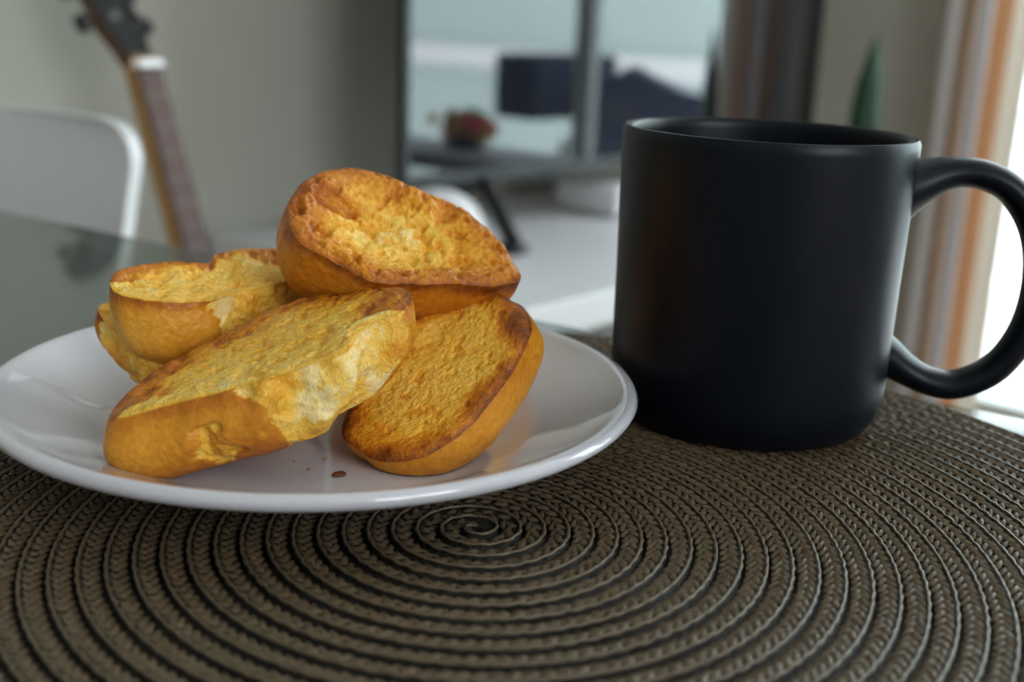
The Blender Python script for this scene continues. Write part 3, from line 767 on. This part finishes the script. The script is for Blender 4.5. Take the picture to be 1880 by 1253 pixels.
# ------------------------------------------------------------------ chair
def chair():
    # front face plane of the backrest: perpendicular to the table edge direction, right top corner seen at (248, 222)
    corner = at_y(243, 224, 0.86)
    rz = -0.33
    W_, Hb = 0.43, 0.40
    zc = corner[2] - FLOOR
    cx, sx = math.cos(rz), math.sin(rz)
    root = thing('chair', 'white plastic chair with rounded backrest behind the glass table', 'chair', (corner[0] - cx * W_ / 2, corner[1] - sx * W_ / 2, FLOOR), rz)
    # backrest shell: rounded rectangle, gently curved, local y = away from viewer
    def shellm(name, grid, thick):
        pass
    n = 40; m = 24; V = []; Fq = []
    z0_, z1_ = zc - Hb, zc
    def outline_half(t):        # half width at height fraction t (0 bottom, 1 top)
        hwid = W_ / 2 * (0.86 + 0.14 * t)
        r = 0.035
        d_ = (1 - t) * Hb
        if d_ < r: hwid -= r - math.sqrt(max(0, r * r - (r - d_) ** 2))
        return hwid
    ts = np.concatenate([np.linspace(0, .9, 18), np.linspace(.91, 1, 14)])
    th_ = 0.014
    for side in (0, 1):
        for t in ts:
            hw_ = outline_half(t)
            for i in range(n + 1):
                s_ = -1 + 2 * i / n
                y = -0.03 * s_ * s_ + 0.07 * (t - .5) + (th_ if side else 0)
                V.append((hw_ * s_, y, z0_ + Hb * t))
    nt_ = len(ts); st_ = (n + 1)
    for side in (0, 1):
        o_ = side * nt_ * st_
        for j in range(nt_ - 1):
            for i in range(n):
                q = o_ + j * st_ + i; f = (q, q + 1, q + st_ + 1, q + st_)
                Fq.append(f if side == 0 else f[::-1])
    o_ = nt_ * st_
    for j in range(nt_ - 1):
        for i in (0, n):
            q = j * st_ + i; f = (q, q + st_, o_ + q + st_, o_ + q); Fq.append(f if i == 0 else f[::-1])
    for i in range(n):
        q = (nt_ - 1) * st_ + i; Fq.append((q, q + 1, o_ + q + 1, o_ + q)); Fq.append((i + 1, i, o_ + i, o_ + i + 1))
    bk = mesh_obj('backrest', V, Fq, M_whitep, root); bk.data.set_sharp_from_angle(angle=math.radians(40))
    MB().box(-.20, .20, -.42, -.02, .43, .455, .012, 3).build('seat', M_whitep, root, True)
    for x_ in (-.17, .17):
        for y_ in (-.38, -.05):
            MB().tube([(x_ * 1.1, y_ * 1.02, 0), (x_, y_, .43)], .013, 14).build('leg', M_alu, root, True)
chair()

# ------------------------------------------------------------------ things by the window, seen mirrored in the television
lb = thing('window_ledge', 'low grey ledge along the balcony window', 'ledge', R(2.35, -0.30, FLOOR), ROT)
M_ledge = node_mat('ledge_paint', (.30, .32, .36), .6, var=.1)
MB().box(-.14, .14, -.85, .72, .479, .524, .004).build('top', M_ledge, lb)
for y_ in (-.80, -.1, .54):
    MB().box(-.12, .12, y_, y_ + .03, 0, .4789).build('support', M_ledge, lb)
M_sling = node_mat('sling_fabric', (.09, .11, .19), .9, var=.2, vscale=30)
dc = thing('deck_chair', 'navy folding deck chair out on the balcony', 'chair', R(3.5, -0.10, FLOOR - .01), ROT)
MB().box(-.25, .25, -.47, -.27, .535, .765, .02).build('armrest', M_navy, dc, True)
mb = MB().prism([(-.26, .36), (.45, .42), (.55, .64), (.20, .66), (.02, .72), (-.02, .74), (-.10, .70), (-.26, .60)], -.03, .03, 'x'); mb.build('seat_sling', M_sling, dc)
for y_ in (-.4, .5): MB().tube([(0, y_, 0), (0, y_ * .8, .45)], .02, 8).build('leg', M_alu, dc)
fp = thing('flower_pot', 'pot of red and yellow flowers on the window ledge', 'plant', R(2.38, .10, FLOOR + .524), ROT)
MB().lathe([(0, 0), (.05, 0), (.062, .035), (.058, .035), (.05, .005), (0, .006)], 32).build('pot', M_pot, fp, True)
def petal_mat(name, c):
    m = node_mat(name, c, .7, var=.2); nt = m.node_tree; b_ = nt.nodes['Principled BSDF']; out = nt.nodes['Material Output']
    t = nt.nodes.new('ShaderNodeBsdfTranslucent'); t.inputs[0].default_value = (*c, 1); mx = nt.nodes.new('ShaderNodeMixShader'); mx.inputs[0].default_value = .6
    nt.links.new(b_.outputs[0], mx.inputs[1]); nt.links.new(t.outputs[0], mx.inputs[2]); nt.links.new(mx.outputs[0], out.inputs[0]); return m
M_red = petal_mat('petal_red', (.95, .25, .32)); M_yel = petal_mat('petal_yellow', (.95, .75, .2)); M_grn = petal_mat('flower_leaf', (.25, .75, .2))
for k in range(26):
    a = random.uniform(0, 2 * PI); rr_ = random.uniform(.0, .10); zz = .04 + random.uniform(0, .05)
    bm = bmesh.new(); bmesh.ops.create_icosphere(bm, subdivisions=1, radius=random.uniform(.018, .03)); me = bpy.data.meshes.new('blossom'); bm.to_mesh(me); bm.free()
    me.materials.append((M_red, M_yel, M_grn)[k % 3]); o = bpy.data.objects.new('blossom', me); COL.objects.link(o); o.parent = fp; o.location = (rr_ * math.cos(a) * .5, rr_ * math.sin(a) * 1.4, zz)
